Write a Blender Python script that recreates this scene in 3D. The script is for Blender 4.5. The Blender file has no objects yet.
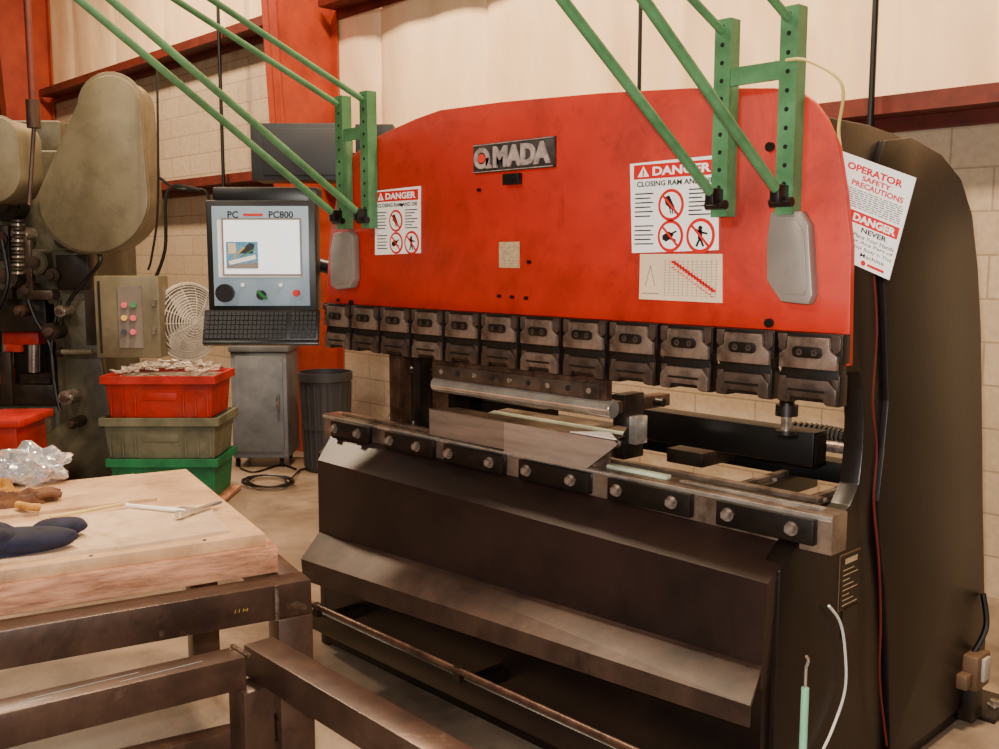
import bpy, bmesh, math, random
from mathutils import Vector, Matrix, noise
random.seed(7)
V=Vector
TH=math.radians(6.8); A=math.radians(43.5)
CAM=V((0,0,1.6)); Z=V((0,0,1))
FH=V((-math.cos(A),math.sin(A),0)); RT=V((math.sin(A),math.cos(A),0))
F=FH*math.cos(TH)-Z*math.sin(TH); U=FH*math.sin(TH)+Z*math.cos(TH)
def ray(x,y): return F+RT*((x-499.5)/1000)-U*((y-374.5)/1000)
def onY(x,y,c): r=ray(x,y); return CAM+r*(c/r.y)
def onX(x,y,c): r=ray(x,y); return CAM+r*(c/r.x)
def onZ(x,y,c): r=ray(x,y); return CAM+r*((c-1.6)/r.z)
def onD(x,y,c): r=ray(x,y); return CAM+r*(c/r.dot(FH))
sc=bpy.context.scene; COL=sc.collection
cam=bpy.data.cameras.new("camera"); cam.sensor_width=36; cam.lens=36*1000/999
co=bpy.data.objects.new("camera",cam); COL.objects.link(co)
m3=Matrix((RT,U,-F)).transposed(); co.matrix_world=Matrix.Translation(CAM)@m3.to_4x4(); sc.camera=co
cam.clip_start=.05
# ---------- materials
def S(r,g,b):
    f=lambda c:(c/255/12.92 if c/255<=.04045 else ((c/255+.055)/1.055)**2.4)
    return tuple(f(c)**1.34 for c in (r,g,b))+(1,)
def M(name,col,rough=.5,metal=0,var=.25,scale=6,bump=.0,col2=None,emis=0,alpha=1,trans=0,stretch=None,bscale=40,lo=.35,hi=.62,grime=None):
    m=bpy.data.materials.new(name); m.use_nodes=True; nt=m.node_tree; N=nt.nodes; L=nt.links
    b=N["Principled BSDF"]; b.inputs["Roughness"].default_value=rough; b.inputs["Metallic"].default_value=metal
    tc=N.new("ShaderNodeTexCoord"); src=tc.outputs["Object"]
    if stretch:
        mp=N.new("ShaderNodeMapping"); mp.inputs["Scale"].default_value=stretch; L.new(src,mp.inputs[0]); src=mp.outputs[0]
    n=N.new("ShaderNodeTexNoise"); n.inputs["Scale"].default_value=scale; n.inputs["Detail"].default_value=6; n.inputs["Roughness"].default_value=.65
    L.new(src,n.inputs["Vector"])
    if col2 is None: col2=tuple(c*(1-var) for c in col[:3])+(1,)
    cr=N.new("ShaderNodeValToRGB"); cr.color_ramp.elements[0].position=lo; cr.color_ramp.elements[1].position=hi
    cr.color_ramp.elements[0].color=col2; cr.color_ramp.elements[1].color=col
    L.new(n.outputs["Fac"],cr.inputs[0]); out=cr.outputs[0]
    for (gcol,gs,g0,g1,amt) in (grime if isinstance(grime,list) else ([grime] if grime else [])):
        gn=N.new("ShaderNodeTexNoise"); gn.inputs["Scale"].default_value=gs; gn.inputs["Detail"].default_value=10; gn.inputs["Roughness"].default_value=.75; gn.inputs["Distortion"].default_value=.6
        L.new(src,gn.inputs["Vector"]); gr=N.new("ShaderNodeMapRange"); gr.inputs[1].default_value=g0; gr.inputs[2].default_value=g1; gr.inputs[4].default_value=amt
        L.new(gn.outputs["Fac"],gr.inputs[0]); mx=N.new("ShaderNodeMixRGB"); mx.inputs[2].default_value=gcol; L.new(gr.outputs[0],mx.inputs[0]); L.new(out,mx.inputs[1]); out=mx.outputs[0]
    L.new(out,b.inputs["Base Color"])
    if bump:
        n2=N.new("ShaderNodeTexNoise"); n2.inputs["Scale"].default_value=bscale; n2.inputs["Detail"].default_value=4; L.new(src,n2.inputs["Vector"])
        bp=N.new("ShaderNodeBump"); bp.inputs["Strength"].default_value=bump; bp.inputs["Distance"].default_value=.01
        L.new(n2.outputs["Fac"],bp.inputs["Height"]); L.new(bp.outputs[0],b.inputs["Normal"])
    if emis: L.new(cr.outputs[0],b.inputs["Emission Color"]); b.inputs["Emission Strength"].default_value=emis
    if trans: b.inputs["Transmission Weight"].default_value=trans
    if alpha<1: b.inputs["Alpha"].default_value=alpha
    return m
red=M("red_paint",S(198,58,0),.5,0,scale=1.4,col2=S(176,42,0),bump=.03,grime=[(S(96,24,2),2.0,.48,.70,.6),(S(64,20,6),9,.57,.74,.55)])
dark=M("dark_brown_paint",S(42,28,25),.38,.05,scale=3,col2=S(27,18,16),bump=.05,grime=[(S(78,56,49),2.5,.56,.8,.3),(S(14,9,8),1.2,.5,.7,.6)])
darkv=M("dark_worn_paint",S(66,48,44),.42,.1,scale=3,col2=S(45,32,29),bump=.04,grime=[(S(118,95,86),5,.6,.8,.3),(S(24,16,14),1.6,.52,.72,.55)])
shelfm=M("worn_shelf_steel",S(96,76,66),.46,.2,scale=5,col2=S(66,50,44),bump=.05,grime=[(S(140,118,104),6,.56,.8,.35),(S(34,25,22),2.2,.52,.72,.6)])
black=M("black_paint",S(20,17,18),.38)
blackp=M("black_plastic",S(26,24,26),.45)
clamp=M("clamp_steel",S(142,124,112),.36,.3,scale=14,col2=S(92,76,67),bump=.06,grime=(S(48,38,33),10,.56,.72,.6))
clampm=M("worn_dark_clamp",S(104,88,79),.38,.3,scale=14,col2=S(66,53,47),bump=.06)
clampd=M("dark_clamp_steel",S(52,43,39),.4,.3,scale=20,col2=S(30,24,21))
steel=M("bright_steel",S(225,219,213),.2,.8,scale=10,col2=S(188,179,171))
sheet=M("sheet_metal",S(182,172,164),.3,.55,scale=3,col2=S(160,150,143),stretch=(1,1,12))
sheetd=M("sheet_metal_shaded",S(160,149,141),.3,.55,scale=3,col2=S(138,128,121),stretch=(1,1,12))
steelb=M("worn_rail_steel",S(160,144,130),.3,.6,scale=10,col2=S(106,90,80),bump=.04)
brown=M("brown_steel",S(118,92,78),.4,.5,scale=14,col2=S(66,50,42),bump=.06)
bolt=M("bolt_steel",S(195,183,173),.28,.7,scale=40,col2=S(115,102,94))
pale=M("pale_green_steel",S(212,220,200),.42,.1,scale=6,col2=S(172,180,160))
grey=M("grey_metal_cover",S(162,154,147),.42,.3,scale=2,col2=S(142,134,128),grime=(S(90,74,64),6,.56,.8,.45))
green=M("green_paint",S(108,152,112),.42,.05,scale=8,col2=S(84,124,88),grime=(S(64,84,60),14,.6,.8,.5))
white=M("white_enamel",S(243,240,236),.5,var=.05)
redink=M("red_ink",S(210,22,10),.5,var=.05)
blackink=M("black_ink",S(22,22,24),.6,var=.05)
orangeink=M("orange_ink",S(225,70,40),.5,var=.05)
silver=M("silver_ink",S(222,205,197),.34,.4,scale=30,col2=S(175,158,150))
logod=M("logo_plate_grey",S(98,90,90),.42,.3,scale=20,col2=S(60,54,54))
brass=M("beige_label",S(205,185,155),.5,.1,scale=60,col2=S(180,158,126))
hole=M("hole_black",S(8,8,8),.9,var=0)
girt=M("girt_paint",S(128,58,42),.55,col2=S(98,42,30))
colm=M("column_red_oxide",S(184,84,46),.55,col2=S(154,62,34),scale=2)
pgrey=M("press_grey_paint",S(124,119,100),.42,.05,scale=3,col2=S(92,87,72),bump=.04,grime=[(S(58,45,35),4,.52,.75,.7),(S(34,27,22),1.5,.48,.68,.55)])
pgreyl=M("press_guard_paint",S(142,135,115),.42,.05,scale=2,col2=S(118,111,93),grime=[(S(86,72,56),3,.54,.78,.6),(S(50,40,32),1.4,.53,.73,.5)])
pdark=M("press_dark_iron",S(72,59,50),.46,.3,scale=8,col2=S(40,32,27))
wood=M("timber",S(200,156,128),.7,scale=5,col2=S(150,108,84),stretch=(1.2,1.2,9),bump=.15,grime=[(S(96,68,50),4,.52,.76,.7),(S(64,46,36),9,.58,.74,.55)])
woodend=M("timber_end_grain",S(186,140,108),.8,scale=30,col2=S(130,92,68),bump=.2)
ply=M("plywood",S(208,176,142),.65,scale=3,col2=S(172,140,108),bump=.05,grime=[(S(136,110,90),3.0,.5,.72,.75),(S(86,66,52),7,.56,.74,.6)])
plyt=M("worn_top_sheet",S(216,192,164),.6,scale=2.5,col2=S(184,160,134),bump=.04,grime=[(S(128,104,86),2.4,.48,.68,.7),(S(84,68,56),9,.58,.74,.65)])
rust=M("steel_tube_scuffed",S(108,86,74),.36,.4,scale=4,col2=S(76,58,50),bump=.05,grime=[(S(175,150,130),10,.6,.8,.5),(S(42,31,26),3,.52,.72,.75)])
paintst=M("pale_blue_paint_streak",S(150,175,190),.6)
weld=M("weld_bead",S(165,145,130),.35,.7,scale=60,col2=S(80,68,60),bump=.3)
binred=M("red_plastic",S(192,48,28),.5,scale=4,col2=S(150,30,18),grime=(S(160,110,92),6,.52,.8,.5))
bingrey=M("grey_green_plastic",S(132,130,110),.6,scale=4,col2=S(98,98,82),grime=(S(168,156,136),7,.56,.8,.5))
bingreen=M("green_plastic",S(30,138,94),.55,scale=4,col2=S(22,106,72),grime=(S(120,148,124),7,.56,.8,.45))
scrapm=M("scrap_metal",S(228,216,206),.4,.4,scale=20,col2=S(160,145,132))
navy=M("navy_cloth",S(46,48,78),.9,scale=20,col2=S(30,31,52),bump=.4)
leather=M("brown_leather",S(128,86,48),.75,scale=15,col2=S(76,48,28),bump=.3)
leathy=M("yellow_leather",S(205,160,80),.75,scale=15,col2=S(160,115,50),bump=.2)
plastic=M("clear_plastic_film",S(225,228,235),.12,trans=.75,var=.1)
cabg=M("cabinet_grey",S(140,142,146),.5,col2=S(120,122,126))
canm=M("dark_grey_plastic",S(66,64,68),.55)
slate=M("slate_metal",S(62,66,74),.5,.1)
facem=M("pendant_face_grey_blue",S(160,180,196),.45,var=.05)
screen=M("screen_white",S(235,242,245),.3,var=.03,emis=.8)
screenb=M("screen_blue",S(90,150,185),.3,scale=60,col2=S(140,175,190),emis=.3)
keym=M("key_black",S(40,39,43),.5)
buttong=M("green_button",S(30,140,60),.4); buttony=M("yellow_button",S(220,180,40),.4); buttonr=M("red_button",S(215,30,25),.35)
fanm=M("fan_grey",S(196,190,182),.5)
cord=M("yellow_cord",S(215,195,130),.6); redw=M("red_wire",S(120,40,30),.5); whw=M("white_wire",S(225,225,220),.5)
rodg=M("pale_green_handle",S(160,210,180),.4)
gold=M("beige_box",S(130,106,84),.5,.2)
cream=M("cream_card",S(228,206,180),.6,var=.1)
yellowc=M("yellow_chalk",S(190,165,70),.8)
# ---------- builder
class B:
    def __init__(s): s.bm=bmesh.new(); s.mats=[]
    def _m(s,b,mat):
        if mat not in s.mats: s.mats.append(mat)
        i=s.mats.index(mat)
        for f in b.faces: f.material_index=i
        me=bpy.data.meshes.new("t"); b.to_mesh(me); b.free(); s.bm.from_mesh(me); bpy.data.meshes.remove(me); return s
    def box(s,c,sz,mat,R=None,bev=0):
        b=bmesh.new(); bmesh.ops.create_cube(b,size=1)
        bmesh.ops.scale(b,vec=sz,verts=b.verts)
        if bev: bmesh.ops.bevel(b,geom=b.edges[:],offset=bev,segments=2,affect='EDGES',profile=.5)
        mt=Matrix.Translation(c)@(R.to_4x4() if R else Matrix.Identity(4))
        bmesh.ops.transform(b,matrix=mt,verts=b.verts); return s._m(b,mat)
    def bb(s,lo,hi,mat,bev=0):
        lo=V(lo);hi=V(hi); return s.box((lo+hi)/2,hi-lo,mat,bev=bev)
    def fb(s,x0,y0,x1,y1,D,dep,mat,bev=0,off=0):
        p=onD(x0,y0,D);q=onD(x1,y0,D);r=onD(x0,y1,D)
        w=(q-p).length;h=p.z-r.z
        c=(p+q)/2; c.z=(p.z+r.z)/2; c=c+FH*(dep/2+off)
        return s.box(c,(w,dep,h),mat,R=Matrix((RT,FH,Z)).transposed(),bev=bev)
    def prism(s,pts,ext,mat,bev=0):
        b=bmesh.new(); ext=V(ext); a=[b.verts.new(p) for p in pts]; c=[b.verts.new(V(p)+ext) for p in pts]; n=len(pts)
        b.faces.new(a); b.faces.new(c[::-1])
        for i in range(n): b.faces.new((a[i],c[i],c[(i+1)%n],a[(i+1)%n]))
        bmesh.ops.recalc_face_normals(b,faces=b.faces)
        if bev: bmesh.ops.bevel(b,geom=b.edges[:],offset=bev,segments=2,affect='EDGES',profile=.5)
        return s._m(b,mat)
    def loft(s,pl,pr,mat):
        b=bmesh.new(); a=[b.verts.new(p) for p in pl]; c=[b.verts.new(p) for p in pr]; n=len(pl)
        b.faces.new(a); b.faces.new(c[::-1])
        for i in range(n): b.faces.new((a[i],c[i],c[(i+1)%n],a[(i+1)%n]))
        bmesh.ops.recalc_face_normals(b,faces=b.faces); return s._m(b,mat)
    def cyl(s,p,q,r,mat,n=20,r2=None,bev=0):
        p=V(p);q=V(q); d=q-p; b=bmesh.new()
        bmesh.ops.create_cone(b,cap_ends=True,segments=n,radius1=r,radius2=r if r2 is None else r2,depth=d.length)
        if bev: bmesh.ops.bevel(b,geom=[e for e in b.edges if any(len(f.verts)>4 for f in e.link_faces)],offset=bev,segments=2,affect='EDGES')
        mt=Matrix.Translation((p+q)/2)@d.to_track_quat('Z','Y').to_matrix().to_4x4()
        bmesh.ops.transform(b,matrix=mt,verts=b.verts); return s._m(b,mat)
    def sph(s,c,r,mat,scl=(1,1,1),R=None,sub=3,nz=0,nf=3,seed=0):
        b=bmesh.new(); bmesh.ops.create_icosphere(b,subdivisions=sub,radius=r)
        if nz:
            for v in b.verts:
                k=noise.noise(v.co*nf/r+V((seed,seed*2,0))); v.co*=1+nz*k
        bmesh.ops.scale(b,vec=scl,verts=b.verts)
        bmesh.ops.transform(b,matrix=Matrix.Translation(c)@(R.to_4x4() if R else Matrix.Identity(4)),verts=b.verts); return s._m(b,mat)
    def heap(s,c,ra,rb,h,mat,R,seed=0,fold=3.0,amp=.5):
        "crumpled soft heap resting on a flat surface"
        b=bmesh.new(); NR,NA=16,48; rings=[]
        top=b.verts.new((0,0,h*.8))
        for k in range(1,NR+1):
            t=k/NR; ring=[]
            for i in range(NA):
                a=2*math.pi*i/NA; rr=1+.22*noise.noise(V((math.cos(a)*1.6+seed,math.sin(a)*1.6,seed)))
                x=ra*rr*t*math.cos(a); y=rb*rr*t*math.sin(a)
                f=1-amp*abs(noise.noise(V((x/ra*fold+seed,y/rb*fold,seed*.7))))*2
                z=h*max(0,(1-t**3))**.6*max(.15,f)
                ring.append(b.verts.new((x,y,z)))
            rings.append(ring)
        for i in range(NA): b.faces.new((top,rings[0][i],rings[0][(i+1)%NA]))
        for k in range(NR-1):
            for i in range(NA): b.faces.new((rings[k][i],rings[k+1][i],rings[k+1][(i+1)%NA],rings[k][(i+1)%NA]))
        bmesh.ops.transform(b,matrix=Matrix.Translation(c)@R.to_4x4(),verts=b.verts); return s._m(b,mat)
    def lathe(s,c,prof,mat,n=32,R=None):
        b=bmesh.new(); rings=[]
        for r,z in prof:
            rings.append([b.verts.new((r*math.cos(2*math.pi*i/n),r*math.sin(2*math.pi*i/n),z)) for i in range(n)])
        for k in range(len(prof)-1):
            for i in range(n): b.faces.new((rings[k][i],rings[k][(i+1)%n],rings[k+1][(i+1)%n],rings[k+1][i]))
        bmesh.ops.transform(b,matrix=Matrix.Translation(c)@(R.to_4x4() if R else Matrix.Identity(4)),verts=b.verts); return s._m(b,mat)
    def tube(s,pts,r,mat,n=8,sm=6):
        pts=[V(p) for p in pts]
        if sm and len(pts)>2:
            o=[]; P=[pts[0]]+pts+[pts[-1]]
            for i in range(1,len(P)-2):
                for k in range(sm):
                    t=k/sm;a,b_,c,d=P[i-1],P[i],P[i+1],P[i+2]
                    o.append(.5*((2*b_)+(c-a)*t+(2*a-5*b_+4*c-d)*t*t+(3*b_-a-3*c+d)*t**3))
            o.append(pts[-1]); pts=o
        b=bmesh.new(); rings=[]; up=None
        for i,p in enumerate(pts):
            d=(pts[min(i+1,len(pts)-1)]-pts[max(i-1,0)])
            if d.length<1e-7: d=V((0,0,1))
            d.normalize()
            if up is None:
                up=d.orthogonal().normalized()
            up=(up-d*up.dot(d)).normalized(); w=d.cross(up)
            rings.append([b.verts.new(p+(up*math.cos(2*math.pi*j/n)+w*math.sin(2*math.pi*j/n))*r) for j in range(n)])
        for k in range(len(rings)-1):
            for j in range(n): b.faces.new((rings[k][j],rings[k][(j+1)%n],rings[k+1][(j+1)%n],rings[k+1][j]))
        b.faces.new(rings[0][::-1]); b.faces.new(rings[-1]); return s._m(b,mat)
    def done(s,name,parent=None,**kw):
        me=bpy.data.meshes.new(name); 
        xs=[v.co for v in s.bm.verts]
        lo=V([min(c[i] for c in xs) for i in range(3)]); hi=V([max(c[i] for c in xs) for i in range(3)])
        c=(lo+hi)/2
        if parent is None: c.z=lo.z
        bmesh.ops.translate(s.bm,vec=-c,verts=s.bm.verts)
        for f in s.bm.faces: f.smooth=True
        s.bm.to_mesh(me); s.bm.free()
        for m in s.mats: me.materials.append(m)
        me.set_sharp_from_angle(angle=math.radians(32))
        o=bpy.data.objects.new(name,me); COL.objects.link(o)
        if parent is not None:
            o.parent=parent; o.location=c-WL[parent.name]
        else: o.location=c
        WL[o.name]=c
        for k,v in kw.items(): o[k]=v
        return o
WL={}
def E(name,loc,**kw):
    o=bpy.data.objects.new(name,None); COL.objects.link(o); o.empty_display_size=.2; o.location=loc; WL[o.name]=V(loc)
    for k,v in kw.items(): o[k]=v
    return o
TC={}
def tmesh(s,bold):
    k=(s,bold)
    if k not in TC:
        cu=bpy.data.curves.new("f",'FONT'); cu.body=s; cu.size=1; cu.resolution_u=3; cu.offset=bold
        o=bpy.data.objects.new("f",cu); COL.objects.link(o); dg=bpy.context.evaluated_depsgraph_get(); dg.update()
        me=bpy.data.meshes.new_from_object(o.evaluated_get(dg)); bpy.data.objects.remove(o); bpy.data.curves.remove(cu)
        TC[k]=[tuple(v.co) for v in me.vertices],[tuple(p.vertices) for p in me.polygons]; bpy.data.meshes.remove(me)
    return TC[k]
class PL:
    "flat drawing plane on a real surface"
    def __init__(s,b,O,u,v): s.b=b;s.O=V(O);s.u=V(u).normalized();s.v=V(v).normalized();s.n=s.u.cross(s.v).normalized()
    def P(s,x,y,k=1): return s.O+s.u*x+s.v*y+s.n*(.0009*k)
    def poly(s,pts,mat,k=1,ext=0):
        if ext: s.b.prism([s.P(x,y,k) for x,y in pts],-s.n*ext,mat); return
        b=bmesh.new(); b.faces.new([b.verts.new(s.P(x,y,k)) for x,y in pts]); s.b._m(b,mat)
    def rect(s,x0,y0,x1,y1,mat,k=1,ext=0): s.poly([(x0,y0),(x1,y0),(x1,y1),(x0,y1)],mat,k,ext)
    def disc(s,x,y,r,mat,k=1,n=24,sy=1): s.poly([(x+r*math.cos(2*math.pi*i/n),y+sy*r*math.sin(2*math.pi*i/n)) for i in range(n)],mat,k)
    def line(s,x0,y0,x1,y1,w,mat,k=1):
        d=V((x1-x0,y1-y0)); p=V((-d.y,d.x)).normalized()*w/2
        s.poly([(x0-p.x,y0-p.y),(x1-p.x,y1-p.y),(x1+p.x,y1+p.y),(x0+p.x,y0+p.y)],mat,k)
    def text(s,t,x0,y0,x1,y1,mat,k=2,bold=.022,slant=0,ext=0):
        vs,fs=tmesh(t,bold); ax=min(v[0] for v in vs);bx=max(v[0] for v in vs);ay=min(v[1] for v in vs);by=max(v[1] for v in vs)
        b=bmesh.new(); nv=[]
        for v in vs:
            yy=(v[1]-ay)/(by-ay); nv.append(b.verts.new(s.P(x0+(v[0]-ax)/(bx-ax)*(x1-x0)+slant*yy,y0+yy*(y1-y0),k)))
        for f in fs:
            try: b.faces.new([nv[i] for i in f])
            except ValueError: pass
        if ext:
            bmesh.ops.remove_doubles(b,verts=b.verts,dist=1e-6)
            be=[e for e in b.edges if len(e.link_faces)==1]
            r=bmesh.ops.extrude_edge_only(b,edges=be); ev=[x for x in r["geom"] if isinstance(x,bmesh.types.BMVert)]
            bmesh.ops.translate(b,vec=-s.n*ext,verts=ev)
        s.b._m(b,mat)
def hexbolt(b,p,d,r,h,mat):
    p=V(p);d=V(d).normalized(); b.cyl(p,p+d*h*.25,r*1.35,mat,n=20); b.cyl(p,p+d*h,r,mat,n=6)
# ---------- ROOM
WY=4.8
def wallmat():
    m=bpy.data.materials.new("concrete_block"); m.use_nodes=True; N=m.node_tree.nodes;L=m.node_tree.links;b=N["Principled BSDF"];b.inputs["Roughness"].default_value=.9
    tc=N.new("ShaderNodeTexCoord");sp=N.new("ShaderNodeSeparateXYZ");cb=N.new("ShaderNodeCombineXYZ")
    L.new(tc.outputs["Object"],sp.inputs[0]);L.new(sp.outputs[0],cb.inputs[0]);L.new(sp.outputs[2],cb.inputs[1])
    br=N.new("ShaderNodeTexBrick");br.inputs["Scale"].default_value=1;br.inputs["Brick Width"].default_value=.4;br.inputs["Row Height"].default_value=.2
    br.inputs["Mortar Size"].default_value=.005;br.inputs["Color1"].default_value=S(208,190,168);br.inputs["Color2"].default_value=S(200,182,160);br.inputs["Mortar"].default_value=S(180,162,140)
    L.new(cb.outputs[0],br.inputs["Vector"])
    n=N.new("ShaderNodeTexNoise");n.inputs["Scale"].default_value=30;n.inputs["Detail"].default_value=6;L.new(tc.outputs["Object"],n.inputs["Vector"])
    mx=N.new("ShaderNodeMixRGB");mx.blend_type='MULTIPLY';mx.inputs[0].default_value=.4;L.new(br.outputs["Color"],mx.inputs[1]);L.new(n.outputs["Fac"],mx.inputs[2]);L.new(mx.outputs[0],b.inputs["Base Color"])
    bp=N.new("ShaderNodeBump");bp.inputs["Strength"].default_value=.4;bp.inputs["Distance"].default_value=.01;bp.invert=True;L.new(br.outputs["Fac"],bp.inputs["Height"]);L.new(bp.outputs[0],b.inputs["Normal"])
    return m
cmu=wallmat()
insul=M("vinyl_insulation",S(250,226,194),.45,scale=1.2,col2=S(238,210,176),bump=.6,bscale=2.2,stretch=(2.2,1,.7))
floorm=M("concrete_floor",S(162,146,130),.4,scale=1.6,col2=S(124,109,95),bump=.06,grime=(S(66,54,46),2.2,.5,.74,.7))
ceilm=M("ceiling_panel",S(200,185,165),.8)
b=B();b.bb((-18,-5,-.1),(4,WY+.2,0),floorm);b.done("floor",kind="structure")
XS=-6.95
b=B();b.bb((-18,WY,0),(4,WY+.2,2.25),cmu)
b.bb((-18,WY+.01,2.25),(XS,WY+.2,3.55),cmu)
b.bb((-18,WY+.06,2.25),(4,WY+.2,6),insul)
g=bmesh.new(); nx=560; nz=50; gv=[]
for i in range(nx+1):
    x=-18+22*i/nx; row=[]
    for j in range(nz+1):
        z=2.25+3.75*j/nz; 
        sm=abs(math.sin(math.pi*(x+.35)/1.22))**.35
        y=WY+.055-.05*sm+.02*noise.noise(V((x*2.5,z*.7,0)))+.012*noise.noise(V((x*6+z*1.5,z*2.2,3)))*(1.4-sm)
        row.append(g.verts.new((x,y,z)))
    gv.append(row)
for i in range(nx):
    for j in range(nz):
        x=-18+22*i/nx; z=2.25+3.75*j/nz
        if x<XS-.02 and z<3.5: continue
        g.faces.new((gv[i][j],gv[i+1][j],gv[i+1][j+1],gv[i][j+1]))
b._m(g,insul);b.done("wall_back",kind="structure")
b=B();b.bb((-18.2,-5,0),(-18,WY,6),insul);b.done("wall_left",kind="structure")
b=B();b.bb((-18,-5,6),(4,WY+.2,6.1),ceilm);b.done("ceiling",kind="structure")
def girtf(z,x0,x1,n):
    b=B();b.bb((x0,WY-.2,z-.012),(x1,WY+.0,z+.0),girt);b.bb((x0,WY-.2,z),(x1,WY-.19,z+.07),girt);b.bb((x0,WY-.02,z-.08),(x1,WY-.005,z),girt);b.done(n,kind="structure")
XC0,XC1=-7.12,-6.93
girtf(2.27,XC1,4,"trim_1"); girtf(2.27,XC0-6,XC0,"trim_2"); girtf(3.56,XC0-6,XC0,"trim_3"); girtf(3.56,XC1,4,"trim_4"); girtf(3.56,-18,XC0-6.2,"trim_5")
def yf(z): return 4.38-.05*z
for dx in (0,-6.2):
    b=B()
    X0,X1=XC0+dx,XC1+dx
    xm=(X0+X1)/2
    b.prism([(xm-.006,yf(0),0),(xm-.006,WY-.03,0),(xm-.006,WY-.03,6),(xm-.006,yf(6),6)],(.012,0,0),colm)
    b.prism([(X0,yf(0),0),(X0,yf(0)+.014,0),(X0,yf(6)+.014,6),(X0,yf(6),6)],(X1-X0,0,0),colm)
    b.bb((X0,WY-.03,0),(X1,WY-.016,6),colm)
    b.done("steel_column",label="tapered red-oxide steel building column against the wall",category="column",group="building columns")
for (x,y1,r) in ((640,95,.012),(874,150,.015),(219,215,.016)):
    p=onY(x,40,WY-.24); zb=onY(x,y1,WY-.24).z
    b=B();b.cyl((p.x,WY-.24,zb-.8),(p.x,WY-.24,6),r,black if r>.01 else fanm,n=10);
    for zz in (4.2,5.2): b.bb((p.x-.03,WY-.25,zz),(p.x+.03,WY-.03,zz+.03),grey)
    b.done("conduit_pipe",label="thin vertical conduit pipe fixed to the wall",category="pipe",group="wall conduits")
# ---------- PRESS BRAKE
PB=E("press_brake",(-2.35,2.9,0),label="large press brake with orange-red beam and dark brown frame",category="metalworking machine")
YP=2.28
top=[(326,307),(328,262),(331,225),(338,190),(350,158),(370,140),(393,129),(415,119),(440,110),(500,102),(600,93),(690,88),(775,88),(800,92),(815,103),(826,119),(838,145),(845,190),(851,245),(850,300),(849,366),(839,366),(839,343)]
b=B();b.prism([onY(x,y,YP) for x,y in top],(0,.02,0),red,bev=.002)
beam=b.done("upper_beam",PB,label="orange-red painted upper beam plate with cut corners")
b=B()
for x,y in ((771,147),(770,323),(768,350),(352,303),(339,300),(530,262),(500,296),(513,297),(527,298),(403,205),(480,190)):
    r=.012 if x in(771,770,352) else .006
    b.cyl(onY(x,y,YP),onY(x,y,YP)+V((0,-.01,0)),r,black,n=12)
b.done("beam_screw",beam,kind="stuff")
# frame plates
prof=[onX(x,y,-1.3) for x,y in ((835,118),(870,125),(905,138),(935,155),(955,180),(966,215),(972,270),(975,330),(976,400),(977,500))]
pts=[(2.35,prof[0].z)]+[(p.y,p.z) for p in prof]+[(3.58,.25),(3.6,.04),(3.6,0),(2.22,0),(2.22,.8),(2.31,.86)]
thr=[onX(x,y,-1.3) for x,y in ((835,520),(850,506),(859,485),(863,450),(864,420),(863,390),(860,372))]
pts+=[(p.y,p.z) for p in thr]+[(2.35,thr[-1].z+.02)]
for X,n in ((-1.36,"r"),(-3.42,"l")):
    b=B();b.prism([(X,y,z) for y,z in pts],(.06,0,0),dark,bev=.004);b.done("side_frame",PB)
cp=[onX(x,y,-1.3) for x,y in ((877,255),(880,330),(882,400),(877,455),(872,500),(873,540),(879,590),(882,650),(884,740))]
cpts=[(p.y,p.z) for p in prof[2:]]+[(3.58,.25),(3.58,.06)]+[(cp[-1].y,.06)]+[(p.y,p.z) for p in cp[::-1]]+[(cp[0].y-.06,prof[2].z-.1),(cp[0].y-.02,prof[2].z-.02)]
for X in (-1.3,-3.44):
    b=B();b.prism([(X,y,z) for y,z in cpts],(.02,0,0),dark,bev=.003);b.done("side_cover",PB)
b=B();b.bb((-3.36,2.312,1.44),(-1.36,2.40,1.93),dark);b.bb((-3.36,3.1,1.45),(-1.36,3.16,1.8),dark);b.done("rear_cross_beam",PB)
b=B();b.bb((-3.36,2.33,.02),(-1.36,2.45,.86),dark);b.bb((-3.36,3.2,.05),(-1.36,3.26,.55),dark)
b.bb((-3.36,2.45,.60),(-1.36,3.1,.66),dark);b.done("bed",PB)
# apron
l=[onY(333,432,2.31),onY(318,460,2.17),onY(319,535,2.17)];r=[onY(795,545,2.31),onY(768,584,2.17),onY(760,690,2.17)]
for a in (l,r): a.append(V((a[2].x,2.32,a[2].z))); 
b=B();b.loft(l,r,darkv);b.done("front_apron",PB,label="dark brown sheet-steel front apron")
b=B();b.bb((l[2].x+.03,2.18,.04),(r[2].x,2.32,.50),dark);b.done("base_panel",PB)
YS=2.05
l=[onY(319,532,2.168),onY(301,559,YS),onY(303,580,YS)];r=[onY(762,666,2.168),onY(750,706,YS),onY(749,728,YS)]
for a in (l,r): a+= [a[2]+V((0,.006,0)),a[1]+V((0,.006,-.008)),a[0]+V((0,0,-.012))]
b=B();b.loft(l,r,shelfm);b.done("front_shelf",PB,label="broad worn sloping steel shelf with deep lip below the apron")
b=B();b.bb((-3.22,2.0,.19),(-1.3,2.05,.27),dark,bev=.006);b.cyl((-3.22,1.985,.30),(-1.3,1.985,.30),.010,brown);
for x in (-3.1,-2.3,-1.45): b.bb((x,2.04,.22),(x+.05,2.2,.26),dark);b.bb((x,1.98,.26),(x+.03,2.0,.31),dark)
b.done("foot_rail",PB)
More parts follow.
